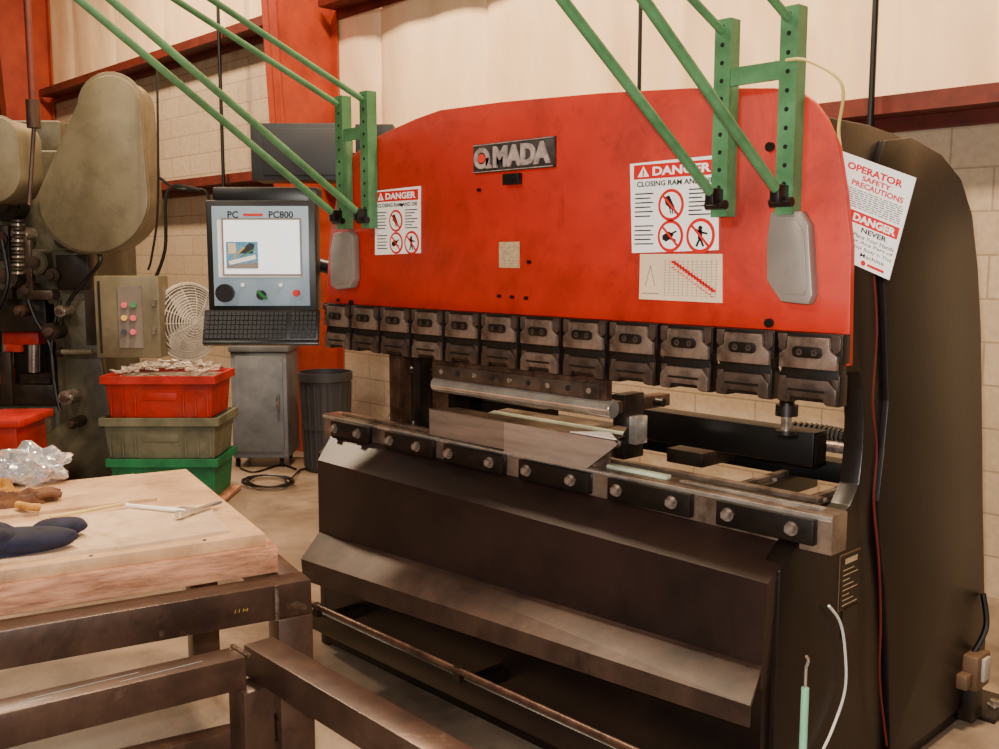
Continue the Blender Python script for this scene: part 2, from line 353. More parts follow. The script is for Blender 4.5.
# die rail
zr=.945
b=B();b.bb((-3.5,2.31,.84),(-1.21,2.39,zr),steelb,bev=.004);b.bb((-3.5,2.303,.928),(-1.21,2.311,zr-.004),steel,bev=.002)
b.bb((-1.98,2.335,zr),(-1.75,2.36,zr+.012),pale,bev=.002);b.bb((-1.70,2.33,zr),(-1.25,2.35,zr+.01),steel,bev=.002);b.bb((-3.4,2.33,zr),(-2.85,2.355,zr+.012),steelb,bev=.002);rail=b.done("die_rail",PB,label="worn steel die rail along the bed")
for x0,x1,b0,b1 in ((330,367,335,358),(384,431,390,417),(443,502,449,490),(518,588,527,571),(607,690,617,672),(716,814,728,792)):
    def yt(x): return 411+(x-330)*.207
    L0=onY(x0,yt(x0),2.285);R0=onY(x1,yt(x1),2.285)
    z1=.930;z0=.862
    b=B();b.bb((L0.x,2.285,z0),(R0.x,2.31,z1),clampd,bev=.004);cl=b.done("die_clamp_plate",PB)
    for q in (b0,b1):
        p=onY(q,yt(q)+15,2.285); b=B();hexbolt(b,(p.x,2.285,.898),(0,-1,0),.014,.018,bolt);b.done("clamp_bolt",cl)
# punch holders
b=B();b.bb((-3.42,2.27,1.35),(-1.2,2.33,1.41),clampd);b.bb((-3.42,2.262,1.385),(-1.2,2.27,1.405),brown,bev=.002);b.done("holder_backing_strip",PB)
HX0,HX1=onY(337,330,2.24).x,onY(808,372,2.24).x
for i in range(12):
    cx=HX0+(HX1-HX0)*i/11; cz=1.318; y0=2.245
    def q(pl,y): return [V((cx+a,y,cz+c)) for a,c in pl]
    b=B()
    b.prism(q([(-.086,.092),(-.086,.02),(-.078,.02),(-.078,-.005),(-.082,-.012),(-.082,-.085),(-.05,-.085),(-.046,-.078),(.046,-.078),(.05,-.085),(.082,-.085),(.082,-.012),(.078,-.005),(.078,.02),(.086,.02),(.086,.092)],y0),(0,.04,0),clampd,bev=.002)
    for sx in (-1,1):
        b.prism(q([(sx*.060,.088),(sx*.084,.088),(sx*.084,.052),(sx*.066,.040)],y0-.007),(0,.01,0),clampm,bev=.002)
        b.prism(q([(sx*.060,-.018),(sx*.080,-.018),(sx*.080,-.048),(sx*.068,-.036)],y0-.005),(0,.008,0),clampm,bev=.002)
    b.prism(q([(-.078,.038),(-.078,.004),(.078,.004),(.078,.038),(.058,.052),(.056,.082),(-.056,.082),(-.058,.052)],y0-.013),(0,.014,0),clamp,bev=.003)
    sl=[(-.03+.012*math.cos(a),.045+.014*math.sin(a)) for a in [math.pi/2+k*math.pi/6 for k in range(7)]]+[(.03+.012*math.cos(a),.045+.014*math.sin(a)) for a in [-math.pi/2+k*math.pi/6 for k in range(7)]]
    b.prism(q(sl,y0-.0145),(0,.003,0),clampd,bev=.0008)
    b.prism(q([(-.079,-.044),(-.079,-.082),(-.05,-.082),(-.044,-.068),(.044,-.068),(.05,-.082),(.079,-.082),(.079,-.044),(.058,-.022),(-.058,-.022)],y0-.012),(0,.014,0),clampm if i%3 else clamp,bev=.003)
    b.box((cx,y0-.0125,cz-.05),(.10,.003,.006),clampd)
    h=b.done("punch_holder",PB)
    for s_ in (-.020,.020):
        b=B();b.cyl((cx+s_,y0-.014,cz+.045),(cx+s_,y0-.0175,cz+.045),.0085,clampm,n=16,bev=.001);b.cyl((cx+s_,y0-.018,cz+.045),(cx+s_,y0-.0177,cz+.045),.004,hole,n=6);b.done("holder_bolt",h)
# punch
b=B();x0,x1=-2.74,-1.91
b.bb((x0,2.27,1.165),(x1-.02,2.30,1.235),brown,bev=.003);b.bb((x0+.02,2.262,1.17),(x1-.04,2.27,1.215),clampm,bev=.002);b.cyl((x0,2.285,1.142),(x1,2.285,1.142),.027,steel,n=28,bev=.003)
b.bb((x0,2.275,1.13),(x1-.02,2.295,1.17),steel)
for i in range(9):
    xx=x0+.06+i*(x1-x0-.14)/8;b.cyl((xx,2.265,1.193),(xx,2.258,1.193),.009,hole if i%2 else bolt,n=12)
b.done("punch_tool",PB,label="radius punch tool with bright rounded nose")
# backgauge
b=B();p=onY(640,410,2.72);q=onY(814,433,2.72)
b.bb((p.x,2.72,.965),(q.x,2.80,1.07),black,bev=.004);b.bb((q.x,2.73,.975),(q.x+.004,2.79,1.06),clampd)
b.bb((-3.2,2.72,1.02),(-2.85,2.8,1.2),black,bev=.004);b.bb((-2.95,2.7,.96),(-2.6,2.78,1.02),clampd)
b.cyl((-3.3,2.62,1.12),(-1.98,2.62,1.12),.014,clampd);b.cyl((-3.3,2.9,1.0),(-1.4,2.9,1.0),.018,bolt)
b.done("back_gauge_beam",PB)
b=B();p=onY(627,440,2.5)
b.bb((p.x-.02,2.45,.95),(p.x+.03,2.55,1.16),clampd,bev=.004);b.bb((p.x-.03,2.38,1.10),(p.x+.02,2.7,1.14),brown,bev=.003);b.cyl((p.x,2.45,1.0),(p.x,2.42,1.0),.015,bolt)
b.bb((p.x+.03,2.47,1.0),(p.x+.06,2.53,1.09),steel,bev=.003)
b.done("gauge_finger",PB)
b=B();p=onY(787,405,2.4);b.cyl((p.x,2.4,1.20),(p.x,2.4,1.17),.03,clampd);b.cyl((p.x,2.4,1.17),(p.x,2.4,1.12),.014,bolt);b.cyl((p.x,2.4,1.13),(p.x,2.4,1.12),.028,clampd);b.cyl((p.x,2.4,1.23),(p.x,2.4,1.20),.02,clampd);b.done("gauge_knob",PB)
for x in (-3.15,-2.55,-1.75,-1.5):
    b=B();b.bb((x-.04,2.42,.80),(x+.04,3.15,.86),clampd,bev=.004);b.bb((x-.012,2.42,.86),(x+.012,3.12,.875),steelb)
    for k in range(5): b.cyl((x+.025,2.5+.13*k,.86),(x+.025,2.5+.13*k,.868),.009,bolt,n=10)
    b.done("gauge_slide_rail",PB)
b=B();b.bb((-3.3,3.0,.86),(-1.4,3.08,.93),black,bev=.004);b.bb((-2.1,2.8,.88),(-1.95,3.0,.93),pdark,bev=.004);b.done("gauge_rear_bar",PB)
b=B()
for k,y in enumerate((2.42,2.48,2.54,2.62)):
    b.bb((-3.3,y,.885),(-2.7,y+.03,.90),pale if k in(1,3) else clampd,bev=.002);b.bb((-2.7,y,.885),(-1.42,y+.03,.90),(steel,steelb,clampd,steelb)[k],bev=.002)
b.done("support_slat",PB,kind="stuff")
b=B();pp=[]
for i in range(190):
    a=i*.7;t=i/190;pp.append(V((-1.72+.38*t,2.95+.02*math.sin(6*t)+.028*math.cos(a),1.02+.028*math.sin(a))))
b.tube(pp,.008,black,n=6,sm=0);b.done("coiled_cable",PB)
for x,w,m in ((-3.30,.07,brown),(-3.14,.04,clampd),(-3.02,.03,brown)):
    b=B();b.bb((x,2.5,.86),(x+w,2.56,1.42),m,bev=.004);b.bb((x-.01,2.49,.86),(x+w+.01,2.57,.9),clampd);b.done("ram_guide",PB)
b=B();b.bb((-3.26,2.9,.86),(-3.05,3.1,1.3),clampd,bev=.01);b.done("guide_housing",PB)
# gray covers
for px in (((770,212),(766,240),(766,280),(780,302),(808,305),(812,295),(808,225),(800,211)),((333,233),(330,250),(330,285),(336,290),(350,288),(353,280),(352,236),(348,231))):
    b=B();P_=[onY(x,y,YP-.035) for x,y in px];b.prism(P_,(0,.035,0),grey,bev=.006)
    cc=sum(P_,V((0,0,0)))/len(P_);b.prism([cc+(p-cc)*.8+V((0,-.003,0)) for p in P_],(0,.004,0),grey,bev=.001)
    b.done("grey_cover_box",PB,label="grey steel cover box screwed to the upper beam")
# logo
b=B();BL=onY(473,174,YP-.012);BR=onY(554,162,YP-.012);H=onY(473,145,YP-.012).z-BL.z
BR.z=BL.z;W=BR.x-BL.x
b.bb((BL.x,YP-.012,BL.z),(BR.x,YP,BL.z+H),logod,bev=.003)
p=PL(b,BL,(1,0,0),Z)
for x0,y0,x1,y1 in ((.012*W,.03*H,.988*W,.055*H),(.012*W,.945*H,.988*W,.97*H)): p.rect(x0,y0,x1,y1,silver,3,ext=.002)
cx_=W*.125;cy_=H*.5;rx=W*.10;ry=H*.36;n=28
for i in range(n):
    a0=2*math.pi*i/n;a1=2*math.pi*(i+1)/n
    p.poly([(cx_+rx*math.cos(a0),cy_+ry*math.sin(a0)),(cx_+rx*math.cos(a1),cy_+ry*math.sin(a1)),(cx_+.6*rx*math.cos(a1),cy_+.58*ry*math.sin(a1)),(cx_+.6*rx*math.cos(a0),cy_+.58*ry*math.sin(a0))],silver,6,ext=.005)
p.poly([(cx_+rx*.58,H*.14),(cx_+rx*1.28,H*.14),(cx_+rx*1.2,H*.25),(cx_+rx*1.0,H*.30),(cx_+rx*1.0,H*.5),(cx_+rx*.58,H*.5)],silver,6,ext=.005)
p.poly([(cx_+.45*rx*math.cos(2*math.pi*i/20),cy_+.42*ry*math.sin(2*math.pi*i/20)) for i in range(20)],orangeink,5,ext=.003)
p.text("MADA",W*.275,H*.14,W*.965,H*.86,silver,6,bold=.05,ext=.005)
b.done("logo_plate",PB,label="worn grey nameplate with raised silver letters")
b=B();a=onY(502,174,YP-.02);c=onY(518,184,YP-.02);b.bb((a.x,YP-.02,c.z),(c.x,YP,a.z),black,bev=.003);b.done("small_lamp_housing",PB)
b=B();a=onY(499,242,YP-.003);c=onY(519,268,YP-.003);b.bb((a.x,YP-.003,c.z),(c.x,YP,a.z),brass);p=PL(b,(a.x,YP-.003,c.z),(1,0,0),Z)
w=c.x-a.x;h=a.z-c.z
for k in range(6): p.rect(w*.15,h*(.16+k*.12),w*(.8-.2*(k%2)),h*(.172+k*.12),grey)
b.done("data_plate",PB)
# danger signs
def figure(p,x,y,r,kind):
    p.disc(x,y,r,redink,1,28);p.disc(x,y,r*.8,white,2,28)
    if kind==0:
        p.poly([(x-r*.5,y+r*.5),(x-.1*r,y+r*.6),(x+r*.3,y-r*.1),(x+r*.45,y-r*.5),(x-.05*r,y-r*.2),(x-r*.4,y+r*.05)],blackink,3)
        for k in range(3): p.line(x-r*.1+k*r*.15,y-.1*r,x+r*.05+k*.16*r,y-r*.55,r*.09,blackink,3)
    elif kind==1:
        p.poly([(x-r*.6,y+r*.05),(x-.1*r,y+r*.3),(x+r*.3,y+r*.1),(x+r*.1,y-r*.15),(x-.3*r,y-r*.35),(x-r*.6,y-r*.2)],blackink,3);p.line(x-.1*r,y-.1*r,x+.45*r,y-.3*r,r*.16,blackink,3);p.line(x,y+.1*r,x+.5*r,y+.3*r,r*.12,blackink,3)
    else:
        p.disc(x,y+r*.42,r*.15,blackink,3);p.line(x,y+r*.3,x,y-r*.2,r*.3,blackink,3);p.line(x,y-.15*r,x-r*.25,y-r*.62,r*.14,blackink,3);p.line(x,y-.15*r,x+r*.25,y-r*.62,r*.14,blackink,3);p.line(x,y+.2*r,x-.5*r,y+.45*r,r*.12,blackink,3);p.line(x,y+.2*r,x+.5*r,y+.1*r,r*.12,blackink,3)
    p.line(x-r*.6,y+r*.6,x+r*.6,y-r*.6,r*.16,redink,4)
def danger(tl,tr,br,bl):
    b=B();c=[onY(*q,YP-.004) for q in (bl,br,tr,tl)];b.prism(c,(0,.004,0),white)
    x0=(c[0].x+c[3].x)/2;x1=(c[1].x+c[2].x)/2;z0=(c[0].z+c[1].z)/2;z1=(c[2].z+c[3].z)/2;w=x1-x0;h=z1-z0
    p=PL(b,(x0,YP-.004,z0),(1,0,0),Z)
    p.rect(w*.03,h*.81,w*.97,h*.97,redink,1)
    p.poly([(w*.08,h*.835),(w*.22,h*.835),(w*.15,h*.955)],white,2);p.poly([(w*.145,h*.92),(w*.138,h*.87),(w*.162,h*.87),(w*.155,h*.92)],redink,3);p.disc(w*.15,h*.852,w*.01,redink,3,8)
    p.text("DANGER",w*.26,h*.84,w*.92,h*.94,white,2,bold=.035)
    p.text("CLOSING RAM AND DIE",w*.07,h*.725,w*.95,h*.785,blackink,1,bold=.03)
    figure(p,w*.48,h*.51,w*.15,0);figure(p,w*.48,h*.17,w*.15,1);figure(p,w*.82,h*.17,w*.16,2)
    for k in range(6): p.rect(w*.05,h*(.64-k*.05),w*(.27-.03*(k%2)),h*(.655-k*.05),blackink,1)
    for k in range(7): p.rect(w*.68,h*(.66-k*.045),w*(.95-.06*(k%3)),h*(.675-k*.045),blackink,1)
    for k in range(5): p.rect(w*.05,h*(.28-k*.05),w*(.28-.03*(k%2)),h*(.295-k*.05),blackink,1)
    b.done("danger_sign",PB,label="white and red danger safety sign with pictograms")
danger((630,164),(718,155),(718,250),(632,253))
danger((375,191),(420,186),(420,253),(375,255))
b=B();a=onY(640,254,YP-.003);c=onY(722,303,YP-.003);b.prism([onY(640,254,YP-.003),onY(722,254,YP-.003),onY(722,303,YP-.003),onY(639,299,YP-.003)],(0,.003,0),cream)
p=PL(b,(a.x,YP-.003,c.z),(1,0,0),Z);w=c.x-a.x;h=a.z-c.z
for k in range(13): p.rect(w*.3,h*(.12+.06*k),w*.95,h*(.125+.06*k),grey,1)
for k in range(12): p.rect(w*(.32+.055*k),h*.1,w*(.324+.055*k),h*.9,grey,1)
for k in range(15): p.rect(w*(.40+.034*k),h*(.80-.042*k),w*(.455+.034*k),h*(.86-.042*k),redink,2);p.rect(w*(.40+.034*k),h*(.70-.042*k),w*(.43+.034*k),h*(.72-.042*k),redink,2)
p.line(w*.08,h*.3,w*.14,h*.75,.0015,blackink,2);p.line(w*.14,h*.75,w*.2,h*.3,.0015,blackink,2);p.line(w*.03,h*.15,w*.25,h*.15,.0015,blackink,2)
b.done("chart_plate",PB,label="cream capacity chart plate with red stepped graph")
# end details
b=B();a=onX(840,556,-1.299);c=onX(858,602,-1.299);b.bb((-1.3,a.y,c.z),(-1.297,c.y,a.z),gold);b.bb((-1.297,a.y+.002,c.z+.004),(-1.2955,c.y-.002,a.z-.004),black)
p=PL(b,(-1.2955,a.y,c.z),(0,1,0),Z);w=c.y-a.y;h=a.z-c.z
for k in range(8): p.rect(w*.12,h*(.08+k*.09),w*(.85-.2*(k%3)),h*(.1+k*.09),brass,1)
p.rect(w*.2,h*.82,w*.8,h*.92,brass,1)
b.done("rating_plate",PB)
b=B();a=onX(842,608,-1.299);c=onX(856,630,-1.299);b.bb((-1.3,a.y,c.z),(-1.297,c.y,a.z),black);b.done("warning_plate",PB)
b=B();q=onX(972,668,-1.27);b.box(q,(.08,.11,.12),gold,bev=.008);b.box(q+V((.045,0,.01)),(.012,.05,.08),fanm,bev=.003);b.box(q+V((.0,-.08,-.02)),(.05,.05,.05),gold,bev=.006);b.box(q+V((0,.0,-.12)),(.05,.08,.12),pdark,bev=.004);b.tube([q+V((0,0,.05)),q+V((.02,.05,.14)),q+V((0,.06,.25))],.01,black)
b.done("junction_box",PB,label="beige electrical junction box at the rear foot")
for lo,hi in (((-1.34,3.48,0),(-1.2,3.7,.02)),((-1.34,2.5,0),(-1.18,2.72,.02))):
    b=B();b.bb(lo,hi,dark,bev=.003);hexbolt(b,((hi[0]-.04),(lo[1]+hi[1])/2,.02),(0,0,1),.018,.02,bolt);b.done("foot_plate",PB)
b=B();pp=[onX(x,y,-1.272) for x,y in ((872,262),(876,330),(872,400),(876,450),(873,500),(878,560),(880,620),(879,680),(886,745))];pp=[V((-1.27,q.y,q.z)) for q in pp];b.tube(pp,.0035,redw,n=6);b.done("red_wire",PB)
b=B();pp=[onX(x,y,-1.28) for x,y in ((829,606),(840,622),(845,650),(845,690),(832,730),(818,760),(800,800))];b.tube(pp,.004,whw,n=6);b.done("white_cable",PB)
# ---------- die / workpiece on rail
x0,x1=-2.75,-1.965
b=B();b.prism([(x0+.1,2.32,zr),(x0+.1,2.40,zr),(x0+.1,2.40,1.035),(x0+.1,2.375,1.035),(x0+.1,2.36,1.02),(x0+.1,2.345,1.035),(x0+.1,2.32,1.035)],(x1-x0-.15,0,0),steelb,bev=.002)
b.done("die_block",label="long worn steel V-die resting on the die rail",category="die")
b=B();zt_=1.052;zb_=zr+.014;xm_=-2.36
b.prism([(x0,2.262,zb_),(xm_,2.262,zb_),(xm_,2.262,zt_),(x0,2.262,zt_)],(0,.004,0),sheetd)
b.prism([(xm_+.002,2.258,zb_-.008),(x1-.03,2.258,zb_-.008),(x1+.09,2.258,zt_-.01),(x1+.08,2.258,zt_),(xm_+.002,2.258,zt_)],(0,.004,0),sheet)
b.prism([(x0,2.258,zt_),(x1+.08,2.258,zt_),(x1+.05,2.345,zt_),(x0+.06,2.345,zt_)],(0,0,.003),steelb)
b.prism([(x0+.22,2.345,zt_),(x1+.04,2.345,zt_),(x1+.02,2.375,zt_+.004),(x0+.22,2.375,zt_+.004)],(0,0,.003),pale)
b.prism([(x0+.22,2.375,zt_+.002),(x1+.02,2.375,zt_+.002),(x1-.02,2.44,zt_+.006),(x0+.22,2.44,zt_+.006)],(0,0,.003),steelb)
b.prism([(x1-.10,2.262,zt_+.004),(x1+.085,2.262,zt_+.004),(x1+.0,2.335,zt_+.006),(x1-.02,2.33,zt_+.006)],(0,0,.002),white)
b.done("sheet_workpiece",label="smooth silver bent sheet metal with pointed end over the die",category="sheet metal")
# ---------- green bracket arms
def strut(b,x,z0,z1):
    b.bb((x-.024,2.235,z0),(x+.024,2.24,z1),green);b.bb((x-.024,2.24,z0),(x-.02,2.278,z1),green);b.bb((x+.02,2.24,z0),(x+.024,2.278,z1),green)
    n=int((z1-z0)/.045)
    for i in range(n): 
        z=z0+.03+i*.045; b.cyl((x,2.2343,z),(x,2.236,z),.006,hole,n=10)
for xa,xb in ((-3.245,-3.085),(-1.525,-1.335)):
    R_=E("bracket_arm",((xa+xb)/2,2.24,1.7),label="green perforated steel bracket with outreaching tubes bolted to the machine's beam",category="bracket",group="green bracket arms")
    for i,x in enumerate((xa,xb)):
        z0=1.70;z1=2.2
        b=B();strut(b,x,z0,z1);b.done("post",R_)
        b=B();b.cyl((x,2.23,z0+.04),(x,.85,z0+.04+1.38*.68),.013,green,n=16);b.done("diagonal_tube",R_)
        b=B();b.cyl((x,2.23,z1-.03),(x,.85,z1-.03+1.38*.43),.011,green,n=14);b.done("top_tube",R_)
        b=B();b.cyl((x-.03,2.225,z0+.03),(x+.03,2.225,z0+.03),.012,clampd,n=12);b.box((x,2.215,z0+.05),(.028,.05,.045),black,bev=.006);b.done("hinge",R_)
    b=B();b.bb((xa+.024,2.24,2.03),(xb-.024,2.25,2.075),green);b.done("cross_brace",R_)
    b=B();b.cyl((xa-.1,.85,2.68),(xb+.1,.85,2.68),.016,green);b.cyl((xa,.85,2.66),(xa,.85,2.78),.013,green);b.cyl((xb,.85,2.66),(xb,.85,2.78),.013,green);b.done("end_bar",R_)
# hanging card just behind the beam's edge
YH=2.322
b=B();TL=onY(836,149,YH);TR=onY(916,178,YH);BR_=onY(889,280,YH)
u=(TR-TL);w=u.length;u.normalize();v=(TR-BR_);h=v.length;v.normalize()
O=TL-v*h
b.prism([O,O+u*w,TR,TL],(0,.003,0),white);p=PL(b,O,u,v)
p.text("OPERATOR",w*.19,h*.865,w*.88,h*.935,redink,1,bold=.04);p.text("SAFETY",w*.40,h*.80,w*.76,h*.85,redink,1,bold=.035);p.text("PRECAUTIONS",w*.29,h*.73,w*.93,h*.785,redink,1,bold=.035)
for k in range(9):
    x_=w*(.26+.01*k)
    while x_<w*.94:
        l_=w*random.uniform(.03,.09); p.rect(x_,h*(.695-k*.02),min(x_+l_,w*.95),h*(.703-k*.02),blackink,1); x_+=l_+w*.015
p.rect(w*.14,h*.39,w*.97,h*.505,redink,1);p.text("DANGER",w*.41,h*.41,w*.94,h*.485,white,2,bold=.04)
p.text("NEVER",w*.54,h*.325,w*.86,h*.375,blackink,1,bold=.03)
for k,t in enumerate(("Place Your Hands","or Any Part of","Your Body in This","Machine")): p.text(t,w*(.46 if k<3 else .6),h*(.265-k*.055),w*(.97 if k<3 else .9),h*(.305-k*.055),blackink,1,bold=.01)
p.disc(w*.09,h*.94,.004,hole,2,10)
p.disc(w*.66,h*.05,w*.03,redink,1,12);p.rect(w*.71,h*.035,w*.92,h*.062,redink,1)
card=b.done("safety_card",label="tilted white safety card with red lettering hanging from a cord",category="sign")
b=B();q=V((-1.335,2.225,2.07));e_=TL+u*w*.09-v*.006+V((0,-.004,0));b.tube([q,q+V((.06,-.0,-.01)),V((-1.2,2.25,2.0)),e_+V((-.01,.0,.06)),e_],.004,cord,n=6);b.done("cord",card)
# ---------- control pendant
PC=E("control_pendant",onD(262,345,4.2),label="black control pendant with lit screen and keyboard beside the press brake",category="control panel")
D=4.2
b=B();b.fb(205,200,315,312,D,.10,blackp,bev=.008);b.fb(212,187,317,204,D+.02,.12,black,bev=.006);b.done("housing",PC)
b=B();b.fb(211,206,308,306,D-.004,.012,facem,bev=.003)
O=onD(211,306,D-.004);w=(onD(308,306,D-.004)-O).length;h=onD(211,206,D-.004).z-O.z;p=PL(b,O,RT,Z)
p.text("PC",w*.2,h*.88,w*.31,h*.95,blackink,1);p.text("PC800",w*.62,h*.88,w*.87,h*.95,blackink,1);p.rect(w*.36,h*.9,w*.56,h*.925,redink,1)
p.rect(w*.09,h*.29,w*.93,h*.865,white,1)
b.done("face_panel",PC)
b=B();b.fb(221,218,301,276,D-.010,.004,grey);b.fb(223,220,299,274,D-.012,.004,screen)
O=onD(223,274,D-.0125);p=PL(b,O,RT,Z);w=(onD(299,274,D-.0125)-O).length;h=onD(223,220,D-.0125).z-O.z
p.rect(w*.05,h*.1,w*.47,h*.6,screenb,1)
p.poly([(w*.05,h*.1),(w*.47,h*.1),(w*.47,h*.22),(w*.05,h*.16)],grey,2);p.poly([(w*.08,h*.24),(w*.44,h*.36),(w*.44,h*.28),(w*.1,h*.17)],white,3);p.poly([(w*.2,h*.38),(w*.36,h*.58),(w*.43,h*.55),(w*.4,h*.38)],slate,2);p.rect(w*.08,h*.38,w*.18,h*.57,cream,2);p.line(w*.15,h*.3,w*.3,h*.5,.006,buttony,3);p.line(w*.24,h*.32,w*.42,h*.46,.005,green,3)
b.done("screen",PC)
def knob(x,y,r,mat,nm,l=.02):
    b=B();q=onD(x,y,D-.006);b.cyl(q,q-FH*l,r,mat,n=20,bev=.002);b.done(nm,PC)
knob(226,293,.038,black,"dial",.03);knob(262,295,.02,black,"selector_switch");knob(297,293,.014,buttonr,"stop_button",.025)
b=B();q=onD(262,295,D-.028);b.box(q,(.012,.012,.05),buttong,R=Matrix.Rotation(-.8,3,FH)@Matrix((RT,FH,Z)).transposed());b.done("switch_lever",PC)
for (x,y) in ((243,285),(281,285)): knob(x,y,.008,white,"indicator",.01)
b=B();c=onD(262,326,D-.05);Rk=Matrix((RT,FH,Z)).transposed()@Matrix.Rotation(1.22,3,'X')
b.box(c,(.48,.135,.03),blackp,R=Rk,bev=.006)
for r_ in range(6):
    for k in range(26):
        if 19<=k<=19: continue
        lp=V((-.22+.0176*k,-.05+.0195*r_,.017)); b.box(c+Rk@lp,(.0145,.016,.008),keym,R=Rk)
b.box(c+Rk@V((.0,-.072,.0)),(.48,.02,.03),black,R=Rk,bev=.004)
b.done("keyboard",PC)
b=B();q=onD(290,260,D+.1);e=V((-3.46,2.6,1.5));b.tube([q,q+FH*.15,e+V((-.1,.03,0)),e],.03,black,n=12);b.done("support_arm",PC)
# ---------- mechanical punch press
mp=onD(40,477,7.3);mp.z=0
MP=E("punch_press",mp,label="old grey mechanical punch press with teardrop flywheel guard",category="metalworking machine")
b=B();b.fb(-70,150,92,305,7.2,.8,pgrey,bev=.03);b.fb(62,300,98,440,7.2,.8,pgrey,bev=.02);b.fb(-70,300,-25,440,7.2,.8,pgrey,bev=.02);b.fb(-80,405,66,481,7.15,.95,pgrey,bev=.02);b.fb(60,425,112,481,7.1,.95,pgrey,bev=.02);b.fb(-10,120,60,155,7.35,.5,pgrey,bev=.03)
b.fb(-25,305,62,405,7.7,.1,pdark);b.fb(50,250,92,440,7.12,.1,pgrey,bev=.02);b.prism([onD(x,y,7.06) for x,y in ((62,300),(92,300),(112,430),(112,481),(40,481),(40,440),(66,420))],FH*.08,pgrey,bev=.01);b.done("frame",MP)
def egg(cx,cy,rb,cx2,cy2,rt,D,dep,mat):
    pts=[]
    for i in range(20):
        a=math.pi+ math.pi*i/19; pts.append((cx+rb*math.cos(a),cy-rb*math.sin(a)))
    for i in range(14):
        a=math.pi*i/13; pts.append((cx2+rt*math.cos(a),cy2-rt*math.sin(a)))
    b=B();b.prism([onD(x,y,D) for x,y in pts],FH*dep,mat,bev=.012)
    b.prism([onD(x,y,D+.03) for x,y in [(cx+(x-cx)*1.04,cy+(y-cy)*1.03) for x,y in pts]],FH*.03,mat,bev=.004);return b
b=egg(93,198,55,109,106,31,6.75,.3,pgreyl);b.done("flywheel_guard",MP)
b=egg(-8,175,28,-6,140,24,6.7,.35,pgreyl);b.done("pulley_guard",MP)
b=B();b.fb(93,276,158,358,6.62,.2,pgreyl,bev=.01);b.fb(117,286,141,348,6.61,.02,grey);
b.fb(84,290,94,345,6.7,.06,pdark);b.fb(97,281,99,353,6.612,.01,pdark);b.fb(152,300,156,306,6.60,.03,bolt);b.fb(152,328,156,334,6.60,.03,bolt);b.done("control_box",MP)
for x,y,m in ((124,305,buttonr),(133,305,buttong),(124,318,buttony),(133,318,buttonr),(124,332,blackp),(133,332,buttonr)):
    b=B();b.cyl(onD(x,y,6.61),onD(x,y,6.585),.02,m,n=14,bev=.003);b.done("push_button",MP)
b=B();b.fb(-5,300,45,332,7.15,.4,pdark,bev=.01);b.fb(2,332,38,345,7.2,.3,binred,bev=.01)
b.fb(-20,385,55,405,7.1,.4,pdark,bev=.01);b.fb(-15,370,5,386,7.2,.15,binred);b.fb(20,374,50,386,7.2,.15,clampm)
b.cyl(onD(8,372,7.25),onD(8,330,7.25),.04,steel);b.cyl(onD(34,372,7.25),onD(34,330,7.25),.04,steel);b.fb(5,345,20,352,7.0,.05,binred);b.done("ram_slide",MP)
for k,(x,y,r,m) in enumerate(((14,205,.12,pdark),(45,262,.09,pgrey),(14,275,.1,pgrey),(60,330,.06,pdark),(30,235,.06,bolt),(62,275,.05,clampm),(8,240,.07,rust),(75,395,.05,bolt),(82,420,.04,pdark),(38,290,.05,clampm),(72,240,.06,pdark),(30,310,.04,rust),(70,310,.04,bolt))):
    b=B();q=onD(x,y,7.06 if y>290 else 7.19);b.cyl(q,q-FH*.17,r,m,n=28,bev=.01);b.cyl(q-FH*.17,q-FH*.2,r*.5,clampm,n=20);b.done("hub" if r>.08 else "roller",MP)
b=B();b.cyl(onD(60,352,7.0),onD(92,352,7.0),.02,pgreyl,n=14);b.cyl(onD(58,352,7.0),onD(62,352,7.0),.035,pdark,n=14);b.done("side_lever",MP)
b=B();b.fb(55,255,88,290,7.05,.1,pdark,bev=.01);b.done("solenoid_box",MP)
b=B();b.fb(-2,352,10,405,6.95,.05,pdark,bev=.01);b.done("gib_bar",MP)
b=B();b.fb(30,290,52,300,7.0,.15,clampm,bev=.01);b.done("clamp_block",MP)
b=B();b.fb(-10,410,50,440,7.08,.1,pgreyl,bev=.01);b.fb(5,416,30,432,7.05,.05,pdark,bev=.004);b.done("front_hatch",MP)
b=B();b.fb(-5,225,8,300,7.05,.08,pdark,bev=.01);b.fb(24,240,30,300,7.0,.05,clampm,bev=.004);b.done("linkage_bar",MP)
b=B();
for k in range(14): q=onD(18,222+4*k,7.0);b.cyl(q,q+Z*.016,.045,bolt if k%2 else clampm,n=16)
b.done("adjustment_screw",MP)
for hs in (((92,250),(100,262),(70,300),(58,330)),((2,240),(8,280),(-2,310)),((60,300),(52,340),(54,380),(60,410)),((28,300),(36,320),(50,345),(54,380))):
    b=B();b.tube([onD(x,y,6.98) for x,y in hs],.014,black);b.done("hose",MP)
b=B();b.tube([onD(x,y,6.7) for x,y in ((150,290),(165,250),(168,190),(200,190))],.012,black,n=6);b.done("power_cable",MP)
